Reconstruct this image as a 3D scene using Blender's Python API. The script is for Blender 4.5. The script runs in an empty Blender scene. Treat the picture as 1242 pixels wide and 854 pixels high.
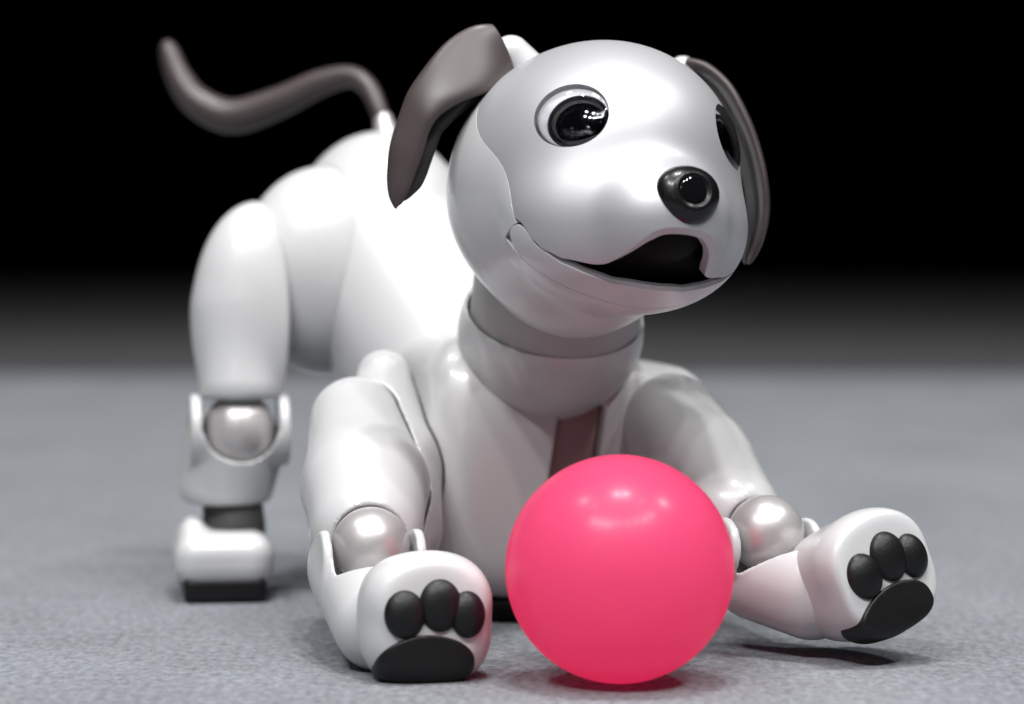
import bpy, math, random
import numpy as np
from mathutils import Matrix, Vector

random.seed(4); np.random.seed(4)
S = bpy.context.scene
# ------------------------------------------------------------------ camera (all lengths below are in cm, meshes are stored in metres)
CM = 0.01
CAM_Y, CAM_Z, PITCH, FPX = -120.0, 20.0, math.radians(3.77), 4128.0   # focal length in pixels of a 1242 px wide frame
cam = bpy.data.cameras.new('camera'); camo = bpy.data.objects.new('camera', cam)
S.collection.objects.link(camo); S.camera = camo
camo.location = (0, CAM_Y*CM, CAM_Z*CM); camo.rotation_euler = (math.pi/2-PITCH, 0, 0)
cam.sensor_width = 36.0; cam.lens = 36.0*FPX/1242.0
cam.clip_start = 0.01; cam.clip_end = 100
cam.dof.use_dof = True; cam.dof.focus_distance = 1.275; cam.dof.aperture_fstop = 5.6
# ------------------------------------------------------------------ world: a dark hall
W = bpy.data.worlds.new('World'); S.world = W; W.use_nodes = True
W.node_tree.nodes['Background'].inputs[0].default_value = (0, 0, 0, 1)
W.node_tree.nodes['Background'].inputs[1].default_value = 0.0
# ------------------------------------------------------------------ stage lamps and added front fill
def area(name, loc, target, sx, sy, power, col=(1, 1, 1), spread=180):
    l = bpy.data.lights.new(name, 'AREA'); l.shape = 'RECTANGLE'; l.size = sx*CM; l.size_y = sy*CM
    l.energy = power; l.color = col; l.spread = math.radians(spread)
    o = bpy.data.objects.new(name, l); S.collection.objects.link(o)
    o.location = Vector(loc)*CM
    o.rotation_euler = (Vector(target)-Vector(loc)).to_track_quat('-Z', 'Y').to_euler()
    return o
def spot(name, loc, target, power, size, blend=0.6, radius=4, col=(1, 1, 1)):
    l = bpy.data.lights.new(name, 'SPOT'); l.energy = power; l.spot_size = math.radians(size); l.spot_blend = blend
    l.shadow_soft_size = radius*CM; l.color = col
    o = bpy.data.objects.new(name, l); S.collection.objects.link(o)
    o.location = Vector(loc)*CM
    o.rotation_euler = (Vector(target)-Vector(loc)).to_track_quat('-Z', 'Y').to_euler()
    return o
spot('stage_spot', (-12, -18, 420), (0, -15, 0), 260, 70, 0.75, 9)      # the pair straight above
spot('stage_spot', (36, -18, 420), (0, -15, 0), 260, 70, 0.75, 9)
spot('stage_spot', (-190, 0, 380), (0, 0, 0), 150, 66, 0.8, 14)         # from the sides
spot('stage_spot', (230, 10, 350), (0, 0, 0), 185, 66, 0.8, 14)
for x_, y_, z_, w_ in ((-165, -190, 330, 90), (-120, -215, 320, 90), (-70, -230, 310, 90), (-20, -240, 330, 55), (45, -230, 315, 50),
                       (100, -210, 325, 60), (150, -180, 325, 75), (190, -140, 350, 70), (-150, -70, 400, 30), (130, -60, 410, 30)):
    spot('fill_lamp', (x_, y_, z_), (0, 5, 5), w_*1.4, 60, 0.8, 6)           # fill lamps added in front, which also glint in the eyes
_r = random.Random(11)
for k_ in range(16):                                                    # small far lamps in the hall, seen only as glints
    spot('hall_lamp', (_r.uniform(-330, 60), _r.uniform(-340, -240), _r.uniform(60, 260)), (0, 10, 12), 2.0, 40, 0.9, 2.5)
S.view_settings.view_transform = 'Standard'; S.view_settings.look = 'None'
S.view_settings.exposure = 0; S.view_settings.gamma = 1
S.render.engine = 'CYCLES'; S.cycles.max_bounces = 14; S.cycles.diffuse_bounces = 8; S.cycles.transmission_bounces = 14
S.render.resolution_x, S.render.resolution_y = 1024, 704

# ------------------------------------------------------------------ helpers
def at(px, py, Y):
    """world point (cm) in the plane at depth Y that shows at the photo's pixel (px, py)"""
    d = np.array([(px-621)/FPX, math.cos(PITCH), -math.sin(PITCH)])
    v = -(py-427)/FPX
    d = d + np.array([0, math.sin(PITCH)*v, math.cos(PITCH)*v])
    t = (Y-CAM_Y)/d[1]
    return np.array([0, CAM_Y, CAM_Z]) + d*t
def nrm(v): v = np.asarray(v, float); return v/np.linalg.norm(v)
class Frame:
    """local frame: columns a, b, c and an origin"""
    def __init__(s, o, a, b, c): s.o = np.asarray(o, float); s.R = np.stack([a, b, c], 1)
    def w(s, p): return np.asarray(p, float) @ s.R.T + s.o
    def faces(s, F):                     # a mirrored frame turns faces round
        return F if np.linalg.det(s.R) > 0 else [tuple(f)[::-1] for f in F]
    def l(s, p): return (np.asarray(p, float)-s.o) @ s.R
def frame_yb(o, fwd, up):
    """b along fwd, c close to up, a = b x c"""
    b = nrm(fwd); a = nrm(np.cross(b, up)); c = np.cross(a, b)
    return Frame(o, a, b, c)

# --- signed distance shapes on (N,3) arrays
def ell(p, c, r):
    q = p-np.asarray(c); r = np.asarray(r, float)
    k0 = np.linalg.norm(q/r, axis=1); k1 = np.linalg.norm(q/(r*r), axis=1)
    return k0*(k0-1)/np.maximum(k1, 1e-6)
def sph(p, c, r): return np.linalg.norm(p-np.asarray(c), axis=1)-r
def rcone(p, a, b, ra, rb):
    a = np.asarray(a, float); b = np.asarray(b, float); ab = b-a
    t = np.clip(((p-a) @ ab)/(ab @ ab), 0, 1)
    return np.linalg.norm(p-a-t[:, None]*ab, axis=1)-(ra+(rb-ra)*t)
def rbox(p, c, h, r):
    q = np.abs(p-np.asarray(c))-(np.asarray(h)-r)
    return np.linalg.norm(np.maximum(q, 0), axis=1)+np.minimum(q.max(1), 0)-r
def cyl(p, c, axis, r, h, rnd):
    q = p-np.asarray(c); ax = [0, 1, 2]; ax.remove(axis)
    d = np.stack([np.hypot(q[:, ax[0]], q[:, ax[1]])-(r-rnd), np.abs(q[:, axis])-(h-rnd)], 1)
    return np.linalg.norm(np.maximum(d, 0), axis=1)+np.minimum(d.max(1), 0)-rnd
def smin(a, b, k):
    h = np.maximum(k-np.abs(a-b), 0)/k
    return np.minimum(a, b)-h*h*h*k/6
def smax(a, b, k): return -smin(-a, -b, k)

def grad(f, p, e=0.01):
    g = np.empty_like(p)
    for i in range(3):
        d = np.zeros(3); d[i] = e
        g[:, i] = f(p+d)-f(p-d)
    return g/np.maximum(np.linalg.norm(g, axis=1), 1e-9)[:, None]
def nets(f, lo, hi, cell):
    """surface nets: returns verts, quads"""
    lo = np.asarray(lo, float); hi = np.asarray(hi, float)
    n = np.maximum(((hi-lo)/cell).astype(int)+2, 4)
    xs = [lo[i]+cell*np.arange(n[i]) for i in range(3)]
    G = np.stack(np.meshgrid(*xs, indexing='ij'), -1).reshape(-1, 3)
    V = np.empty(len(G))
    for i in range(0, len(G), 400000): V[i:i+400000] = f(G[i:i+400000])
    V = V.reshape(n); s = V < 0
    m = n-1
    cnt = np.zeros(m); acc = np.zeros(tuple(m)+(3,))
    offs = [(i, j, k) for i in (0, 1) for j in (0, 1) for k in (0, 1)]
    def sl(A, o): return A[o[0]:o[0]+m[0], o[1]:o[1]+m[1], o[2]:o[2]+m[2]]
    for o in offs:
        for ax in range(3):
            if o[ax]: continue
            o2 = list(o); o2[ax] = 1
            va, vb = sl(V, o), sl(V, o2); x = (va < 0) != (vb < 0)
            t = np.where(x, va/np.where(x, va-vb, 1), 0)
            cnt += x
            for q in range(3):
                acc[..., q] += np.where(x, o[q]+(t if q == ax else 0), 0)
    act = cnt > 0; idx = -np.ones(m, int); ii = np.argwhere(act); idx[act] = np.arange(len(ii))
    P = lo+cell*(ii+acc[act]/cnt[act][:, None])
    Q = []
    for ax in range(3):
        u, v = [(1, 2), (2, 0), (0, 1)][ax]
        a = [slice(None)]*3; b = [slice(None)]*3
        a[ax] = slice(0, n[ax]-1); b[ax] = slice(1, n[ax])
        for q in (u, v):
            a[q] = slice(1, n[q]-1); b[q] = slice(1, n[q]-1)
        sa, sb = s[tuple(a)], s[tuple(b)]
        e = np.argwhere(sa != sb)
        if not len(e): continue
        flip = sa[tuple(e.T)]
        e = e.copy(); e[:, u] += 1; e[:, v] += 1
        def c(du, dv):
            w = e.copy(); w[:, u] += du; w[:, v] += dv
            return idx[tuple(w.T)]
        q = np.stack([c(-1, -1), c(0, -1), c(0, 0), c(-1, 0)], 1)
        q[~flip] = q[~flip][:, ::-1]
        Q.append(q)
    Q = np.concatenate(Q)
    for _ in range(3):
        g = grad(f, P); P = P-np.clip(f(P), -cell, cell)[:, None]*g
    return P, Q
def tris(Q): return np.concatenate([Q[:, [0, 1, 2]], Q[:, [0, 2, 3]]])
def clip(P, T, field):
    """keep the side where field < 0; the cut runs exactly along field = 0"""
    d = field(P); keep = []; newp = []; cache = {}
    base = len(P)
    ins = d < 0; k = ins[T].sum(1)
    full = T[k == 3]; part = T[(k == 1) | (k == 2)]
    def cut(i, j):
        key = (i, j) if i < j else (j, i)
        if key not in cache:
            t = d[i]/(d[i]-d[j]); t = min(max(t, 0.0), 1.0)
            cache[key] = base+len(newp); newp.append(P[i]+(P[j]-P[i])*t)
        return cache[key]
    out = []
    for t in part:
        poly = []
        for a in range(3):
            i, j = int(t[a]), int(t[(a+1) % 3])
            if ins[i]: poly.append(i)
            if ins[i] != ins[j]: poly.append(cut(i, j))
        for b in range(1, len(poly)-1): out.append((poly[0], poly[b], poly[b+1]))
    P2 = np.concatenate([P, np.array(newp).reshape(-1, 3)]) if newp else P
    T2 = np.concatenate([full, np.array(out, int).reshape(-1, 3)]) if out else full
    used = np.unique(T2); mp = -np.ones(len(P2), int); mp[used] = np.arange(len(used))
    return P2[used], mp[T2]
def rim(P, T, f, depth, cham=None):
    """give a clipped shell a wall: chamfer its open edges, then extrude them inwards"""
    e = np.concatenate([T[:, [0, 1]], T[:, [1, 2]], T[:, [2, 0]]])
    key = np.sort(e, 1); kk = key[:, 0]*len(P)+key[:, 1]
    _, first, c = np.unique(kk, return_index=True, return_counts=True)
    be = e[first[c == 1]]
    bv = np.unique(be); g = grad(f, P[bv])
    n0 = len(P); nb = len(bv); mp = -np.ones(n0, int); mp[bv] = np.arange(nb)
    ed = P[be[:, 1]]-P[be[:, 0]]; out = np.zeros((nb, 3))
    o_ = np.cross(ed, g[mp[be[:, 0]]])
    np.add.at(out, mp[be[:, 0]], o_); np.add.at(out, mp[be[:, 1]], o_)
    out /= np.maximum(np.linalg.norm(out, axis=1), 1e-9)[:, None]
    co, ci = cham(P[bv]) if cham else (np.full(nb, 0.012), np.full(nb, 0.03))
    A = P[bv]; B = A+out*co[:, None]-g*ci[:, None]; C = B-g*depth
    P2 = np.concatenate([P, A, B, B, C])
    i = mp[be[:, 0]]+n0; j = mp[be[:, 1]]+n0
    def band(o): return [np.stack([j+o, i+o, i+o+nb], 1), np.stack([j+o, i+o+nb, j+o+nb], 1)]
    return P2, np.concatenate([T]+band(0)+band(2*nb))

def loft(centers, wdir, w, t, n=28, power=2.0, sub=8):
    """tube through centres; cross-section half-width w along wdir and half-thickness t; ends closed"""
    C = np.asarray(centers, float); k = len(C)
    wd = np.asarray(wdir, float); w = np.asarray(w, float); t = np.asarray(t, float)
    def cr(A, u):
        i = min(int(u), k-2); s_ = u-i
        p0, p1, p2, p3 = A[max(i-1, 0)], A[i], A[i+1], A[min(i+2, k-1)]
        return 0.5*((2*p1)+(-p0+p2)*s_+(2*p0-5*p1+4*p2-p3)*s_**2+(-p0+3*p1-3*p2+p3)*s_**3)
    us = np.linspace(0, k-1, (k-1)*sub+1)
    P = []; F = []
    cs = np.array([cr(C, u) for u in us])
    tg = np.gradient(cs, axis=0)
    for q, u in enumerate(us):
        T_ = nrm(tg[q]); D = cr(wd, u); D = nrm(D-T_*(D @ T_)); N = np.cross(T_, D)
        ww = max(cr(w, u), 0.01); tt = max(cr(t, u), 0.01)
        for m in range(n):
            a = 2*math.pi*m/n; ca, sa = math.cos(a), math.sin(a)
            ca = math.copysign(abs(ca)**(2/power), ca); sa = math.copysign(abs(sa)**(2/power), sa)
            P.append(cs[q]+D*ww*ca+N*tt*sa)
    for q in range(len(us)-1):
        for m in range(n):
            a, b = q*n+m, q*n+(m+1) % n
            F.append((a, b, b+n, a+n))
    P.append(cs[0]); P.append(cs[-1]); i0, i1 = len(P)-2, len(P)-1
    for m in range(n):
        F.append((i0, (m+1) % n, m)); o = (len(us)-1)*n
        F.append((i1, o+m, o+(m+1) % n))
    return np.array(P), F

COL = S.collection
def mesh(name, P, F, mat, parent=None, smooth=True, sharp=35):
    me = bpy.data.meshes.new(name)
    me.from_pydata((np.asarray(P)*CM).tolist(), [], [list(map(int, f)) for f in F])
    me.update()
    if smooth:
        me.polygons.foreach_set('use_smooth', [True]*len(me.polygons))
        if sharp: me.set_sharp_from_angle(angle=math.radians(sharp))
    me.materials.append(mat)
    o = bpy.data.objects.new(name, me); COL.objects.link(o)
    if parent is not None:
        o.parent = parent
        o.matrix_parent_inverse = Matrix.Translation(-parent.location)
    return o
def solid(name, f, lo, hi, cell, fr, mat, parent, clips=(), wall=0.25, sharp=40):
    """mesh a distance field given in the frame fr; clips are cut fields"""
    P, Q = nets(f, lo, hi, cell)
    if clips:
        T = tris(Q)
        for c in clips: P, T = clip(P, T, c)
        P, T = rim(P, T, f, wall)
    else: T = Q
    return mesh(name, fr.w(P), fr.faces(T), mat, parent, True, sharp if clips else None)

# ------------------------------------------------------------------ materials
def mat(name, col, rough=0.4, metal=0.0, coat=0.0, coat_rough=0.05, sss=0.0, sss_r=(1, 1, 1), sss_scale=0.01, spec=0.5, var=0.0, bump=0.0, bscale=300, rvar=0.08):
    m = bpy.data.materials.new(name); m.use_nodes = True
    nt = m.node_tree; b = nt.nodes['Principled BSDF']
    b.inputs['Base Color'].default_value = (*col, 1); b.inputs['Roughness'].default_value = rough
    b.inputs['Metallic'].default_value = metal; b.inputs['Coat Weight'].default_value = coat
    b.inputs['Coat Roughness'].default_value = coat_rough; b.inputs['Specular IOR Level'].default_value = spec
    if sss:
        b.inputs['Subsurface Weight'].default_value = sss; b.inputs['Subsurface Radius'].default_value = sss_r
        b.inputs['Subsurface Scale'].default_value = sss_scale
    tc = nt.nodes.new('ShaderNodeTexCoord')
    nz = nt.nodes.new('ShaderNodeTexNoise'); nz.inputs['Scale'].default_value = 60; nz.inputs['Detail'].default_value = 6
    nt.links.new(tc.outputs['Object'], nz.inputs['Vector'])
    mr = nt.nodes.new('ShaderNodeMapRange'); mr.inputs['To Min'].default_value = max(rough-rvar, 0.02); mr.inputs['To Max'].default_value = rough+rvar
    nt.links.new(nz.outputs['Fac'], mr.inputs['Value']); nt.links.new(mr.outputs['Result'], b.inputs['Roughness'])
    if bump:
        n2 = nt.nodes.new('ShaderNodeTexNoise'); n2.inputs['Scale'].default_value = bscale; n2.inputs['Detail'].default_value = 3
        bp = nt.nodes.new('ShaderNodeBump'); bp.inputs['Strength'].default_value = bump; bp.inputs['Distance'].default_value = 0.0004
        nt.links.new(tc.outputs['Object'], n2.inputs['Vector']); nt.links.new(n2.outputs['Fac'], bp.inputs['Height'])
        nt.links.new(bp.outputs['Normal'], b.inputs['Normal'])
    return m
M_WHITE = mat('white_plastic', (0.50, 0.50, 0.505), 0.34, coat=0.35, coat_rough=0.12, rvar=0.04)
M_FACE = mat('pearl_silver_paint', (0.43, 0.43, 0.445), 0.47, metal=0.42, coat=0.15, coat_rough=0.10, rvar=0.03)
M_JOINT = mat('satin_silver', (0.50, 0.475, 0.475), 0.36, metal=0.5, coat=0.2, coat_rough=0.15, rvar=0.02)
M_EAR = mat('taupe_plastic', (0.050, 0.037, 0.037), 0.42, coat=0.05, coat_rough=0.3)
M_RUBBER = mat('black_rubber', (0.004, 0.004, 0.0045), 0.45, spec=0.35, bump=0.25, bscale=900)
M_BLACK = mat('black_plastic', (0.003, 0.003, 0.003), 0.7, spec=0.1)
M_RING = mat('white_eye_ring', (0.82, 0.82, 0.83), 0.4)
M_NOSE = mat('black_gloss_plastic', (0.004, 0.004, 0.0045), 0.30, coat=0.1, spec=0.35)
M_EARSHADE = mat('dark_ear_shade', (0.018, 0.015, 0.015), 0.5)  # near-black colour standing in for shade under the ear
M_NECK = mat('shaded_neck_grey', (0.36, 0.35, 0.35), 0.5)  # the head's shadow is darkened into this grey
M_GAP = mat('dark_joint_gap', (0.05, 0.05, 0.052), 0.5)
M_SLOT = mat('brown_smoked_plastic', (0.28, 0.18, 0.18), 0.35)
M_LENS = mat('black_glass', (0.004, 0.004, 0.005), 0.05, coat=1.0, coat_rough=0.02, rvar=0.02)
M_BALL = mat('pink_vinyl', (1.0, 0.17, 0.38), 0.36, coat=0.45, coat_rough=0.21)
def _translucent(m, col, fac):
    nt = m.node_tree; b = nt.nodes['Principled BSDF']; out = nt.nodes['Material Output']
    tr = nt.nodes.new('ShaderNodeBsdfTranslucent'); tr.inputs['Color'].default_value = (*col, 1)
    mx = nt.nodes.new('ShaderNodeMixShader'); mx.inputs[0].default_value = fac
    nt.links.new(b.outputs[0], mx.inputs[1]); nt.links.new(tr.outputs[0], mx.inputs[2]); nt.links.new(mx.outputs[0], out.inputs['Surface'])
_translucent(M_BALL, (1.0, 0.20, 0.38), 0.74)                             # a hollow, light-passing shell

# ------------------------------------------------------------------ the stage floor
def floor():
    m = bpy.data.materials.new('grey_stage_floor'); m.use_nodes = True; nt = m.node_tree; b = nt.nodes['Principled BSDF']
    b.inputs['Roughness'].default_value = 0.8; b.inputs['Specular IOR Level'].default_value = 0.2
    tc = nt.nodes.new('ShaderNodeTexCoord')
    n1 = nt.nodes.new('ShaderNodeTexNoise'); n1.inputs['Scale'].default_value = 300; n1.inputs['Detail'].default_value = 8; n1.inputs['Roughness'].default_value = 0.7
    n2 = nt.nodes.new('ShaderNodeTexNoise'); n2.inputs['Scale'].default_value = 12; n2.inputs['Detail'].default_value = 3
    mp = nt.nodes.new('ShaderNodeMapping'); mp.inputs['Scale'].default_value = (1.0, 0.5, 1.0)      # the pile runs away from the camera
    nt.links.new(tc.outputs['Object'], mp.inputs['Vector'])
    for n in (n1, n2): nt.links.new(mp.outputs['Vector'], n.inputs['Vector'])
    mx = nt.nodes.new('ShaderNodeMath'); mx.operation = 'MULTIPLY_ADD'; mx.inputs[1].default_value = 0.22
    nt.links.new(n2.outputs['Fac'], mx.inputs[0]); nt.links.new(n1.outputs['Fac'], mx.inputs[2])
    cr = nt.nodes.new('ShaderNodeValToRGB')
    cr.color_ramp.elements[0].position = 0.38; cr.color_ramp.elements[0].color = (0.084, 0.090, 0.099, 1)
    cr.color_ramp.elements[1].position = 0.80; cr.color_ramp.elements[1].color = (0.240, 0.253, 0.272, 1)
    nt.links.new(mx.outputs[0], cr.inputs['Fac']); nt.links.new(cr.outputs['Color'], b.inputs['Base Color'])
    bp = nt.nodes.new('ShaderNodeBump'); bp.inputs['Strength'].default_value = 0.5; bp.inputs['Distance'].default_value = 0.001
    n3 = nt.nodes.new('ShaderNodeTexNoise'); n3.inputs['Scale'].default_value = 500; n3.inputs['Detail'].default_value = 4
    nt.links.new(tc.outputs['Object'], n3.inputs['Vector']); nt.links.new(n3.outputs['Fac'], bp.inputs['Height'])
    nt.links.new(bp.outputs['Normal'], b.inputs['Normal'])
    P = [(-260, -200, 0), (260, -200, 0), (260, 154, 0), (-260, 154, 0)]
    o = mesh('stage_platform', P, [(0, 1, 2, 3)], m, None, False); o['kind'] = 'structure'
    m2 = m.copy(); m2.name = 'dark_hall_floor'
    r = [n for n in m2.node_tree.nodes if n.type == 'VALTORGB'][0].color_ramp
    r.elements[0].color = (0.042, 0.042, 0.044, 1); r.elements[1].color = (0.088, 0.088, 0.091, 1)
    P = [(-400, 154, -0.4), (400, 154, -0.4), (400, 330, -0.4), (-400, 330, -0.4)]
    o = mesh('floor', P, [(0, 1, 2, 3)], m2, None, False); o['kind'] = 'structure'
floor()

# ------------------------------------------------------------------ the pink ball
def ball():
    c = at(751.5, 691, 1.9); r = 4.13
    c[2] = r
    f = lambda p: sph(p, (0, 0, 0), r)
    n = 96; P = []; F = []
    for i in range(n//2+1):
        th = math.pi*i/(n//2)
        for j in range(n):
            ph = 2*math.pi*j/n
            P.append((r*math.sin(th)*math.cos(ph), r*math.sin(th)*math.sin(ph), r*math.cos(th)))
    for i in range(n//2):
        for j in range(n):
            a, b_ = i*n+j, i*n+(j+1) % n
            F.append((a, a+n, b_+n, b_))
    o = mesh('ball', np.array(P), F, M_BALL); o.location = Vector(c)*CM
    o['label'] = 'glossy pink ball on the floor between the front paws'; o['category'] = 'ball'
ball()

# ------------------------------------------------------------------ the robot dog
DOG0 = np.array([0, 20, 0.0])
dog = bpy.data.objects.new('robot_dog', None); COL.objects.link(dog); dog.location = Vector(DOG0)*CM
dog.empty_display_size = 0.05
dog['label'] = 'white robot puppy in a play bow behind the pink ball'; dog['category'] = 'robot dog'
YAW = math.radians(35)
FW = np.array([math.sin(YAW), -math.cos(YAW), 0]); LF = np.array([math.cos(YAW), math.sin(YAW), 0]); UP = np.array([0, 0, 1.0])
WORLD = Frame((0, 0, 0), (1, 0, 0), (0, 1, 0), (0, 0, 1))

def chain(p, pts_, k=0.5):
    d = None
    for (a, ra), (b, rb) in zip(pts_[:-1], pts_[1:]):
        e = rcone(p, a, b, ra, rb); d = e if d is None else smin(d, e, k)
    return d
PLATE_R = [(at(465, 458, 18.7), 1.12), (at(462, 570, 15.8), 2.42), (at(463, 640, 13), 2.4)]
# --- torso -----------------------------------------------------------------
HIP = at(462, 305, 30)
CHEST = at(654, 590, 21)
HFRM = Frame(HIP, LF, FW, UP)             # a = dog's left, b = forward, c = up
CY = math.radians(18)                     # the chest faces the camera more than the hips do
CR = math.radians(9.5)                      # ... and leans to the dog's left
_l = np.array([math.cos(CY), math.sin(CY), 0])
CF = Frame(CHEST, _l*math.cos(CR)-UP*math.sin(CR), (math.sin(CY), -math.cos(CY), 0), UP*math.cos(CR)+_l*math.sin(CR))
CB = Frame(CHEST, _l, (math.sin(CY), -math.cos(CY), 0), UP)
zf = -CHEST[2]
T1 = HFRM.l(CHEST+np.array([-1.3, 3.0, 1.2]))
def torso_f(p):
    d = rcone(p, T1, (0, 0, 0), 4.6, 4.6)
    d = smin(d, ell(p, (0, 0, 0), (4.0, 4.6, 5.3)), 0.25)
    return d
def hip_gap(p):
    q = p.copy(); q[:, 0] = np.abs(q[:, 0])
    return -(ell(q, (2.9, 0, -0.75), (3.9, 3.4, 4.55))-0.05)
solid('torso', torso_f, (-9, -7, -14), (9, 21, 7), 0.14, HFRM, M_WHITE, dog, [hip_gap], 0.3)
SLOT = CF.l(at(697, 560, 16.4))
def chest_box(p, g=0.0):
    q = p.copy(); zc = zf+5.75
    k = np.clip((p[:, 2]-zc)/6, -1, 1); q[:, 0] = q[:, 0]/(1.0+0.05*k)
    d = rbox(q, (0, 0, zc), (6.1-g, 4.9-g, 5.2-g), 1.8)
    return smax(d, ell(p, (0, 0, zc-0.3), (9.2-g, 5.5-g, 7.9-g)), 1.2)
def chest_f(p):
    chan = rbox(p-SLOT, (0, 0, 0), (0.98, 2.5, 2.4), 0.05)
    pl = chain(CF.w(p), PLATE_R)                              # a fine gap round the shoulder plate
    return smax(smax(smax(chest_box(p), -chan, 0.12), -(pl-0.07), 0.06), 0.5-CF.w(p)[:, 2], 0.2)
c_o = solid('chest', chest_f, (-7.2, -6.5, zf-1.2), (7, 6.5, zf+13.5), 0.11, CF, M_WHITE, dog)
solid('chest_panel', lambda p: smax(chest_box(p, 0.5), rbox(p-SLOT, (0, 0, 0), (0.96, 2.5, 2.4), 0.05), 0.1), SLOT-3.2, SLOT+3.2, 0.12, CF, M_SLOT, c_o)
solid('chest_base', lambda p: smax(ell(p, (0, 0, zf+1.0), (5.2, 4.7, 3)), np.abs(p[:, 2]-(zf+0.47))-0.45, 0.2), (-6, -6, zf-.2), (6, 6, zf+2), 0.15, CB, M_BLACK, c_o)
# the hip shells, one on each side of the rump
for sgn in (-1, 1):
    fr = Frame(HIP, LF, FW, UP)
    solid('hip_shell', lambda p: ell(p, (sgn*2.9, 0, -0.75), (3.9, 3.4, 4.55)), (sgn*3.2-4.6, -6, -6), (sgn*3.2+4.6, 6, 6), 0.15, fr, M_WHITE, dog)

# --- neck ------------------------------------------------------------------
NK = at(673, 399, 17.6)
NUP = nrm((0.12, -0.50, 1.0))
NFR = frame_yb(NK, (0, -1, 0), NUP)
NFR = Frame(NK, NFR.R[:, 0], np.cross(NUP, NFR.R[:, 0]), NUP)
collar_f = lambda p: smin(ell(p, (0, 0, 0), (3.6, 3.6, 3.55)), ell(p, (0.55, 0.0, -0.35), (3.35, 3.55, 3.5)), 0.8)
collar = solid('collar', collar_f, (-4.4, -4.4, -4.4), (4.6, 4.4, 4.4), 0.13, NFR, M_WHITE, dog, [lambda p: p[:, 2]-0.72], 0.12)
solid('neck', lambda p: cyl(p, (0.05, 0.05, 1.6), 2, 3.46, 3.0, 1.2), (-4, -4, -2.5), (4, 4, 6), 0.15, NFR, M_NECK, dog)

# --- head ------------------------------------------------------------------
HY, HP, HR = math.radians(26.4), math.radians(19.2), math.radians(7.42)
HEADC = at(724.4, 216.2, 11)
def head_frame():
    f = np.array([math.sin(HY)*math.cos(HP), -math.cos(HY)*math.cos(HP), math.sin(HP)])
    l = np.array([math.cos(HY), math.sin(HY), 0]); u = -np.cross(l, f)
    if u[2] < 0: u = -u
    c, s = math.cos(HR), math.sin(HR)          # the dog's left side drops a little
    return Frame(HEADC, l*c-u*s, f, u*c+l*s)
HF = head_frame()
def head_f(p):
    d = ell(p, (0, -0.51, 0), (5.35, 6.73, 5.27))
    d = smin(d, ell(p, (0, 2.38, -2.66), (4.77, 3.35, 3.35)), 1.6)
    d = smin(d, ell(p, (0, 5.02, -3.37), (2.6, 2.41, 2.2)), 1.4)
    d = smin(d, ell(p, (0, -1.67, -2.06), (3.46, 4.07, 3.66)), 1.2)
    return d
def pw(xs, ys, k=25):
    xs = np.array(xs, float); ys = np.array(ys, float)
    xx = np.linspace(xs[0], xs[-1], 400); yy = np.interp(xx, xs, ys)
    yy = np.convolve(np.pad(yy, k//2, mode='edge'), np.ones(k)/k, 'valid')
    yy = np.convolve(np.pad(yy, k//2, mode='edge'), np.ones(k)/k, 'valid')
    return lambda v: np.interp(v, xx, yy)
lip = pw([0, .73, 1.05, 1.3, 1.5, 1.68, 1.85, 2.05, 2.4, 2.7, 3.4, 4.0, 4.4, 4.75, 5.0, 6], [-4.36, -4.38, -4.43, -4.53, -4.70, -4.92, -5.06, -5.11, -5.06, -4.97, -4.74, -4.34, -3.86, -3.1, -2.4, -1], 11)
jawtop = pw([0, .5, 1.5, 2.6, 3.45, 4.23, 4.62, 4.8, 6], [-5.72, -5.70, -5.56, -5.2, -4.78, -4.12, -3.43, -3.0, -2])
seam = pw([-7, -3.1, -2.44, -1.58, -.86, -.22, .57, 1.33, 2.11, 3, 4, 6], [2.56, 2.54, 2.48, 2.28, 2.04, 1.65, .83, .2, -.23, -.9, -1.4, -1.7])
def f_seam(p): return seam(p[:, 2])-p[:, 1]              # < 0 in front of the seam
def f_lip(p): return lip(np.abs(p[:, 0]))-p[:, 2]        # < 0 above the lip
def f_jaw(p): return p[:, 2]-jawtop(np.abs(p[:, 0]))     # < 0 below the jaw's edge
def f_jawback(p): return (1.40+np.clip(-3.7-p[:, 2], -1, 2.1)*0.6)-p[:, 1]
HP_, HQ_ = nets(head_f, (-6.2, -8.2, -6.8), (6.2, 8.6, 6.2), 0.085); HT_ = tris(HQ_)
G = 0.022
EYE_C = np.array([3.27, 4.5, 0.52])
def eye_frame(sg):
    c = EYE_C*np.array([sg, 1, 1])
    for _ in range(4): c = c-head_f(c[None])[0]*grad(head_f, c[None])[0]
    n = nrm(grad(head_f, c[None])[0]+np.array([sg*0.0, 0.0, 0.0]))
    u = nrm(np.cross((0, 0, 1), n)); v = np.cross(n, u)        # u across, v up
    return c, u, v, n
EYES = {sg: eye_frame(sg) for sg in (-1, 1)}
def f_eye(sg, ra=1.50, rb=1.31, tilt=0.25):
    c, u, v, n = EYES[sg]
    def g(p):
        q = p-c; x, y, z = q @ u, q @ v, q @ n
        t = tilt*(-sg)
        x, y = x*math.cos(t)+y*math.sin(t), -x*math.sin(t)+y*math.cos(t)
        e = (1-np.hypot(x/ra, y/rb))*1.2
        return np.where(z > -1.6, e, -1.0)
    return g
def headpiece(name, mat_, clips, wall, parent, cham=None):
    P, T = HP_, HT_
    for c in clips: P, T = clip(P, T, c)
    P, T = rim(P, T, head_f, wall, cham)
    return mesh(name, HF.w(P), HF.faces(T), mat_, parent, True, 30)
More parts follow.
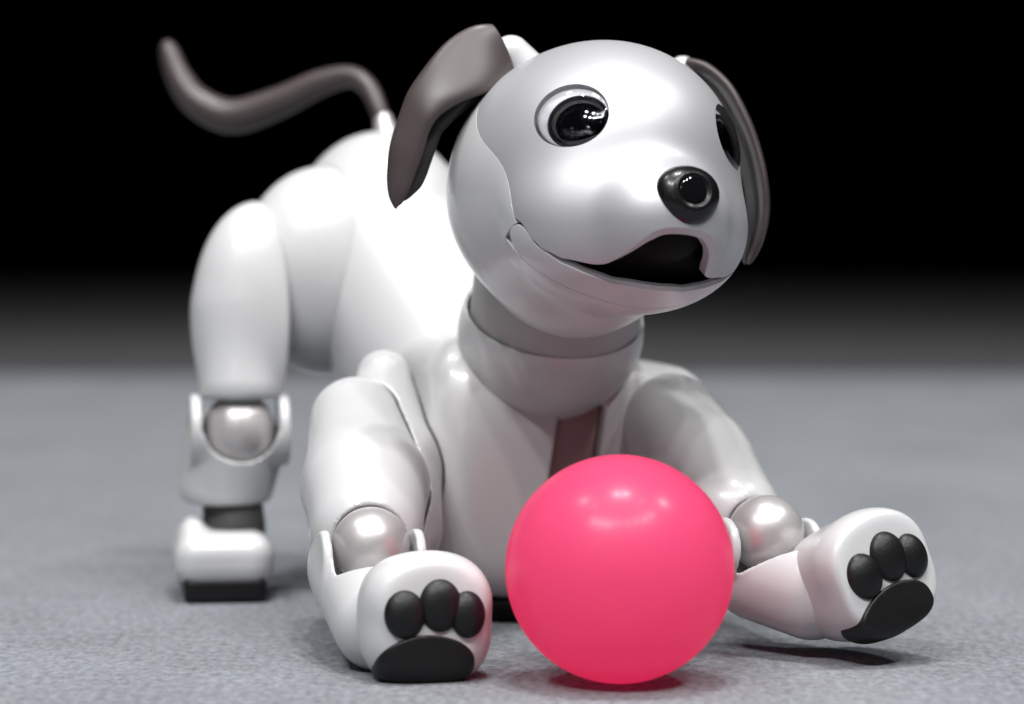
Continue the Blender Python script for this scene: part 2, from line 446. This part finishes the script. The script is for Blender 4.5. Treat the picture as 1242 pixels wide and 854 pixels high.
def lip_roll(p):
    """the upper lip rolls inwards over the mouth; all other edges get a fine chamfer"""
    k = np.clip((1.95-np.abs(p[:, 0]))/0.6, 0, 1)*((p[:, 2] < -3.9) & (p[:, 1] > 3.5))
    return 0.012+0.26*k, 0.03+0.17*k
def jaw_roll(p):
    k = ((p[:, 1] > 3.0) & (p[:, 2]-jawtop(np.abs(p[:, 0])) > -0.2))*np.clip((3.9-np.abs(p[:, 0]))/1.0, 0, 1)
    return 0.012+0.10*k, 0.03+0.10*k
# back shell: everything that is neither face plate nor jaw nor mouth opening
head_o = headpiece('head', M_WHITE, [lambda p: -np.where(p[:, 2] > -3.25, f_seam(p), f_jawback(p))+G], 0.3, dog)
headpiece('face_plate', M_FACE, [lambda p: f_seam(p)+G, lambda p: f_lip(p)+G, f_eye(-1), f_eye(1)], 0.30, head_o, lip_roll)
headpiece('lower_jaw', M_WHITE, [lambda p: f_jaw(p)+G, lambda p: f_jawback(p)+G], 0.12, head_o, jaw_roll)
solid('mouth_lining', lambda p: smax(head_f(p)+0.75, 0.6-p[:, 1], 0.3), (-6, 0, -7), (6, 8, 1), 0.15, HF, M_BLACK, head_o)

# --- eyes ------------------------------------------------------------------
def glass():
    m = bpy.data.materials.new('clear_eye_cover'); m.use_nodes = True; nt = m.node_tree; nt.nodes.remove(nt.nodes['Principled BSDF'])
    out = nt.nodes['Material Output']; tr = nt.nodes.new('ShaderNodeBsdfTransparent'); gl = nt.nodes.new('ShaderNodeBsdfGlossy')
    gl.inputs['Roughness'].default_value = 0.03; tr.inputs['Color'].default_value = (0.9, 0.9, 0.92, 1)
    fz = nt.nodes.new('ShaderNodeFresnel'); fz.inputs['IOR'].default_value = 1.5; mx = nt.nodes.new('ShaderNodeMixShader')
    nt.links.new(fz.outputs[0], mx.inputs[0]); nt.links.new(tr.outputs[0], mx.inputs[1]); nt.links.new(gl.outputs[0], mx.inputs[2])
    nt.links.new(mx.outputs[0], out.inputs['Surface']); return m
M_COVER = glass()
def disc_dome(ra, rb, h, tilt, base, n=48, rings=10, cx=0, cy=0):
    """domed elliptical cap in (u, v, n) coordinates"""
    P = [(cx, cy, base+h)]; F = []
    for i in range(1, rings+1):
        r = i/rings
        for j in range(n):
            a = 2*math.pi*j/n; x, y = ra*r*math.cos(a), rb*r*math.sin(a)
            P.append((cx+x*math.cos(tilt)-y*math.sin(tilt), cy+x*math.sin(tilt)+y*math.cos(tilt), base+h*math.sqrt(max(1-r*r, 0))))
    for j in range(n): F.append((0, 1+j, 1+(j+1) % n))
    for i in range(rings-1):
        for j in range(n):
            a, b = 1+i*n+j, 1+i*n+(j+1) % n
            F.append((a, a+n, b+n, b))
    return np.array(P), F
for sg in (-1, 1):
    c, u, v, n = EYES[sg]; t = 0.25*(-sg)
    fr = Frame(HF.w(c), HF.R @ u, HF.R @ v, HF.R @ n)
    P, F = disc_dome(1.56, 1.36, 0.04, t, -0.40)
    eye = mesh('eye', fr.w(P), fr.faces(F), M_RING, dog)
    P, F = disc_dome(1.24, 1.10, 0.40, t, -0.38, cx=sg*0.20, cy=-0.18)
    mesh('pupil', fr.w(P), fr.faces(F), M_LENS, eye)
    P, F = disc_dome(1.50, 1.31, 0.32, t, -0.21)
    mesh('eye_cover', fr.w(P), fr.faces(F), M_COVER, eye)

# --- nose ------------------------------------------------------------------
NOSE_C = np.array([-0.02, 7.40, -3.10])
def nose():
    n = nrm((-0.12, 1.0, -0.04)); u = nrm(np.cross(n, (0, 0, 1.0))); v = np.cross(u, n)
    if v[2] < 0: v = -v
    fr = Frame(HF.w(NOSE_C), HF.R @ u, HF.R @ v, HF.R @ n)
    def f(p):
        q = p.copy(); y = q[:, 1]
        q[:, 0] = q[:, 0]/(1+0.09*np.clip(y, -1.2, 1.2))
        d = ell(q, (0, 0, -0.25), (1.22, 1.14, 0.74))
        dish = sph(p, (0.04, 0.05, 1.55), 1.38)
        return smax(d, -dish, 0.10)
    o = solid('nose', f, (-1.7, -1.6, -1.5), (1.7, 1.6, 1.2), 0.06, fr, M_NOSE, dog)
    tor = lambda p: np.hypot(np.hypot(p[:, 0]-.04, p[:, 1]-.05)-0.66, p[:, 2]-0.32)-0.055
    solid('lens_ring', tor, (-.95, -.95, .1), (1, 1, .7), 0.035, fr, M_NOSE, o)
    P, F = disc_dome(0.62, 0.62, 0.08, 0, 0.24, n=32, rings=6, cx=.04, cy=.05)
    mesh('camera_lens', fr.w(P), fr.faces(F), M_LENS, o)
nose()

# --- ears ------------------------------------------------------------------
def blade(pairs, Ys, thick):
    C, D, w = [], [], []
    for (x0, y0, x1, y1), Y in zip(pairs, Ys):
        a, b = at(x0, y0, Y[0]), at(x1, y1, Y[1])
        C.append((a+b)/2); D.append(nrm(b-a)); w.append(np.linalg.norm(b-a)/2)
    return loft(C, D, w, thick, n=36, power=2.2, sub=8)
def ear(outer, shade, hub):
    P, F = blade(*outer); e = mesh('ear', P, F, M_EAR, dog, True, None)
    if shade: P, F = blade(*shade); mesh('ear_shade', P, F, M_EARSHADE, e, True, None)  # added dark blade, imitates the shaded underside of the ear
    a, b, r0, r1 = hub
    lo = np.minimum(a, b)-2; hi = np.maximum(a, b)+2
    solid('ear_hub', lambda p: rcone(p, a, b, r0, r1), lo, hi, 0.12, WORLD, M_WHITE, e)
ear(([(611, 28, 607, 92), (588, 30, 592, 107), (559, 46, 571, 119), (530, 74, 545, 131), (506, 103, 524, 148), (490, 135, 513, 170), (476, 171, 509, 195), (470, 205, 503, 214), (470, 229, 496, 231), (473, 243, 489, 244), (477, 250, 483, 250), (480, 253, 481, 253)],
     [(12.2, 11.6), (12.0, 11.0), (11.7, 10.5), (11.3, 10.2), (11.0, 10.1), (10.8, 10.1), (10.6, 10.1), (10.5, 10.1), (10.4, 10.1), (10.3, 10.2), (10.3, 10.2), (10.2, 10.2)],
     [0.34, 0.36, 0.35, 0.33, 0.31, 0.28, 0.26, 0.23, 0.19, 0.14, 0.08, 0.03]),
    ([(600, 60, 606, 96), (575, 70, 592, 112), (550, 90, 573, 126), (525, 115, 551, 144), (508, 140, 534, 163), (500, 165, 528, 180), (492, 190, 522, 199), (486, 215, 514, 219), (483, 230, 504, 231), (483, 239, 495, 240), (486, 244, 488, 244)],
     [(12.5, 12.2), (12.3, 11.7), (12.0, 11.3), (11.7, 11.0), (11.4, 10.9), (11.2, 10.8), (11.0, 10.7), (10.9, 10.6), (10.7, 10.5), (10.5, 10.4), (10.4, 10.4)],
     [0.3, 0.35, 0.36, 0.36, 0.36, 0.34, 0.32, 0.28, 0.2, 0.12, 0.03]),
    (at(620, 66, 12.6), at(650, 100, 12.8), 0.75, 0.9))
ear(([(832, 73, 832, 82), (857, 80, 852, 92), (884, 104, 873, 116), (905, 142, 893, 152), (919, 180, 907, 187), (928, 220, 916, 224), (930, 256, 919, 259), (924, 290, 914, 292), (914, 312, 908, 313), (908, 320, 907, 320)],
     [(15.4, 16.4), (15.0, 16.6), (14.6, 16.8), (14.2, 16.8), (13.9, 16.6), (13.6, 16.2), (13.5, 15.8), (13.4, 15.2), (13.6, 14.6), (14, 14.2)],
     [0.22, 0.26, 0.28, 0.28, 0.26, 0.24, 0.22, 0.18, 0.12, 0.03]),
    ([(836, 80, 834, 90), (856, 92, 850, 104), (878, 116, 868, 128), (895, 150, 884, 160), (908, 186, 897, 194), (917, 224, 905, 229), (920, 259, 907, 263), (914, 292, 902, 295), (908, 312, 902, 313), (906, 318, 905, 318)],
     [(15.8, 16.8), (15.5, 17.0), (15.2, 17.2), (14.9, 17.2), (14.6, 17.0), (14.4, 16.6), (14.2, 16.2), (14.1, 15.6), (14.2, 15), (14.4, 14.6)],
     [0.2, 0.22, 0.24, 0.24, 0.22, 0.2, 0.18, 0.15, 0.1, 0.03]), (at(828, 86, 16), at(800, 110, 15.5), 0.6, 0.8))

# --- tail ------------------------------------------------------------------
def tail():
    T = [(464, 146, 10), (457, 127, 11), (446, 106, 12), (425, 93, 13), (388, 101, 16), (336, 125, 19), (282, 141, 21), (240, 124, 19), (217, 94, 16), (205, 62, 12), (202, 50, 5)]
    Ys = [33, 33.3, 33.8, 34.4, 35, 35.6, 36.2, 36.6, 37, 37.3, 37.4]
    C = [at(x, y, Y) for (x, y, r), Y in zip(T, Ys)]; r = [q[2]/4128*(Y+120) for q, Y in zip(T, Ys)]
    P, F = loft(C, [(0, 1, 0.2)]*len(T), r, r, n=24)
    t = mesh('tail', P, F, M_EAR, dog, True, None)
    a, b = at(465, 146, 33), at(470, 170, 32.5)
    solid('tail_base', lambda p: rcone(p, a, b, 0.42, 0.6), np.minimum(a, b)-1, np.maximum(a, b)+1, 0.1, WORLD, M_JOINT, t)
tail()

# --- front legs ------------------------------------------------------------
def bounds(pts_, m): q = np.array(pts_); return q.min(0)-m, q.max(0)+m
def paw(parent, c, n, roll, px=0.0, py=-1.5, deep=2.5, sz=1.0, pr=1.8, prot=0.0):
    n = nrm(n); u = nrm(np.cross((0, 0, 1), n)); v = np.cross(n, u)
    if u[0] < 0: u = -u
    cr, sr = math.cos(roll), math.sin(roll)
    u, v = u*cr+v*sr, v*cr-u*sr
    fr = Frame(c, u, v, n)                       # u to the right, v towards the toes, n out of the sole
    def f(p):
        q = p-np.array([0, 0, -0.7]); r3 = np.array([2.46*sz, 2.42*sz, deep])
        w = np.abs(q/r3); k0 = (w[:, 0]**2.7+w[:, 1]**2.7+w[:, 2]**2.3)**(1/2.5)
        d = (k0-1)*2.2
        d = smin(d, ell(p, (0, 0.75, -0.1), (2.2, 1.7, 1.5)), 0.6)
        for x, y in ((-1.05, 0.35), (0.2, 0.72), (1.25, 0.3)):
            d = smin(d, ell(p, (x*1.1, y+0.35, 0.15), (0.85, 1.0, 0.95)), 0.45)
        return smax(d, p[:, 2]-0.85, 0.5)
    o = solid('paw', f, (-3.2, -3.2, -3.4), (3.2, 3.4, 1.6), 0.1, fr, M_WHITE, parent)
    for x, y, rx, ry in ((-1.08, 0.26, 0.76, 0.88), (0.24, 0.54, 0.80, 0.96), (1.24, 0.18, 0.66, 0.86)):
        solid('toe_pad', lambda p: ell(p, (x, y, 0.82), (rx, ry, 0.46)), (x-1, y-1.2, 0), (x+1, y+1.2, 1.6), 0.07, fr, M_RUBBER, parent)
    def pad(p):
        x, y = p[:, 0]-px, p[:, 1]-py; c_, s_ = math.cos(prot), math.sin(prot)
        x, y = x*c_+y*s_, -x*s_+y*c_
        y = y+0.10*np.abs(x)**1.5                                  # the upper edge arches, the ends droop
        e = ((np.abs(x)/pr)**2.5+(np.abs(y)/0.92)**2.5)**(1/2.5)
        d = (e-1)*0.9
        return smax(smax(d, f(p)-0.15, 0.14), 0.35-f(p)*0-p[:, 2]-0.9, 0.2)
    solid('heel_pad', pad, (-3.2, -3.4, -1.0), (3.0, 0.4, 1.7), 0.06, fr, M_RUBBER, parent)
    return o
def front_leg(upper, elbow, fa, plate, pawc, pawn, roll, hinge, padx, pady, opening, deep=2.5):
    pk = lambda p: sph(p, elbow, 1.60)
    arm_f = lambda p: chain(p, upper)
    lo, hi = bounds([q for q, r in upper], 3.2)
    arm = solid('front_leg', lambda p: smax(arm_f(p), -pk(p), 0.12), lo, hi, 0.11, WORLD, M_WHITE, dog)
    solid('elbow_joint', lambda p: sph(p, elbow, 1.47), elbow-2, elbow+2, 0.1, WORLD, M_JOINT, arm)
    plate_f = lambda p: chain(p, plate)
    lo, hi = bounds([q for q, r in plate], 3.2)
    solid('shoulder_plate', lambda p: smax(plate_f(p), -(arm_f(p)-0.07), 0.06), lo, hi, 0.10, WORLD, M_WHITE, arm)
    lo, hi = bounds([q for q, r in fa]+[elbow], 3.4)
    ax = nrm(hinge); op = nrm(opening); op = nrm(op-ax*(op @ ax))
    def f(p):
        q = p-elbow; w = q @ ax; rad = np.linalg.norm(q-np.outer(w, ax), axis=1)
        d = chain(p, fa)
        d = smin(d, smax(np.linalg.norm(q+np.array([0, 0, 0.55])-np.outer(w, ax), axis=1)-1.15, np.abs(w)-1.98, 0.3), 0.5)
        # the pocket is open upwards and towards the front
        t = np.maximum(q @ op, 0); rr = np.linalg.norm(q-np.outer(t, op)-np.outer(w, ax), axis=1)
        pocket = np.maximum(np.linalg.norm(q-np.outer(t, op), axis=1)-1.62, -9)
        pocket = np.minimum(pocket, smax(np.abs(w)-1.6, rr-1.62, 0.2))
        return smax(d, -pocket, 0.15)
    solid('forearm', f, lo, hi, 0.10, WORLD, M_WHITE, arm)
    paw(arm, pawc, pawn, roll, padx, pady, deep, 0.94 if deep > 3 else 1.0, 1.8, math.radians(9) if deep > 3 else 0.0)
    return arm
front_leg([(at(431, 512, 16), 1.82), (at(443, 590, 12.4), 2.46), (at(444, 640, 10), 2.2)], at(450, 662, 7.6),
          [(at(440, 690, 8.4), 2.1), (at(464, 753, 5.0), 1.9)],
          PLATE_R,
          at(520, 752, 2.4), (0.26, -0.96, 0.10), 0.0, (0.98, 0.2, 0), -0.28, -1.42, (0.1, -0.85, 0.45), 1.8)
front_leg([(at(814, 516, 18.0), 2.12), (at(848, 566, 14.8), 2.2), (at(888, 624, 11.6), 1.9)], at(929, 647, 9.2),
          [(at(922, 692, 9.6), 1.95), (at(985, 714, 8.2), 1.95)],
          [(at(765, 520, 23), 1.5), (at(780, 580, 21), 1.8)],
          at(1062, 697, 6.4), (0.48, -0.86, 0.22), math.radians(18), (0.92, 0.40, -0.05), -0.40, -1.38, (0.3, -0.7, 0.6), 3.5)

# --- hind legs -------------------------------------------------------------
def hind_leg(sgn):
    fr = Frame(HIP, LF, FW, UP)
    TH = np.array([sgn*6.3, 0, -2.6])
    kn_w = at(290, 521, 25) if sgn < 0 else fr.w(fr.l(at(290, 521, 25))*np.array([-1, 1, 1]))
    kl = fr.l(kn_w)
    def thigh_f(p):
        d = ell(p, TH, (2.95, 2.5, 4.9))
        d = smin(d, rcone(p, (sgn*7.3, 0, -2.5), kl+np.array([0, 0, 1.9]), 1.85, 1.7), 0.8)
        d = smax(d, sgn*-(p[:, 0]-sgn*6.1), 0.5)
        return smax(d, -(p[:, 2]-(kl[2]+1.35)), 0.4)
    thigh = solid('hind_leg', thigh_f, (sgn*7-4.2, -4.5, -9), (sgn*7+4.2, 4.5, 4), 0.13, fr, M_WHITE, dog)
    yw = math.radians(8 if sgn < 0 else 20)
    f2 = np.array([math.sin(yw), -math.cos(yw), 0]); l2 = np.array([math.cos(yw), math.sin(yw), 0])
    kf = Frame(kn_w, l2, f2, UP); gz = -kn_w[2]        # knee frame
    solid('knee_joint', lambda p: ell(p, (0, 0.15, 0), (1.5, 1.5, 1.62)), (-2, -2, -2), (2, 2, 2), 0.1, kf, M_JOINT, thigh)
    ank = np.array([-0.5, -0.9, gz+3.75])
    def shin(p):
        d = rcone(p, (-0.2, -0.6, -0.7), ank+np.array([0.0, 0, 1.0]), 2.2, 2.05)
        rad = np.hypot(p[:, 1], p[:, 2]); w = p[:, 0]
        d = smin(d, smax(rad-1.55, np.abs(w)-2.12, 0.3), 0.4)
        t = np.maximum(p[:, 1]*0.95+p[:, 2]*0.3, 0); op = np.array([0, 0.95, 0.3])
        q = p-np.outer(t, op); pocket = np.linalg.norm(q, axis=1)-1.64
        pocket = np.minimum(pocket, smax(smax(np.abs(w)-1.64, -p[:, 2], 0.1), -p[:, 1]-1.8, 0.1))
        return smax(smax(d, -pocket, 0.15), -(p[:, 2]-(ank[2]+0.15)), 0.5)
    solid('shin', shin, (-3.2, -4.5, -5.5), (3.2, 3, 2.4), 0.11, kf, M_WHITE, thigh)
    solid('ankle', lambda p: rcone(p, ank+np.array([0.2, 0, 0.9]), ank+np.array([0.3, 0.4, -0.9]), 1.25, 1.35), ank-2.8, ank+2.8, 0.12, kf, M_GAP, thigh)
    ftc = np.array([-0.75, 0.2, gz+1.85])
    def ft(p):
        q = p-ftc
        d = rbox(q, (0, 0, -0.1), (2.12, 2.6, 1.15), 1.0)
        d = smin(d, ell(q, (-1.3, 0.3, 0.5), (0.75, 1.7, 1.15)), 0.5)      # raised side wall
        return d
    solid('foot', ft, ftc-np.array([2.9, 3.4, 2.0]), ftc+np.array([2.9, 3.4, 2.6]), 0.11, kf, M_WHITE, thigh)
    solid('foot_sole', lambda p: rbox(p-ftc, (0.0, 0, -1.3), (1.75, 2.45, 0.55), 0.3), ftc-np.array([2.6, 3.2, 2.2]), ftc+np.array([2.6, 3.2, 0]), 0.11, kf, M_RUBBER, thigh)
for sgn in (-1, 1): hind_leg(sgn)
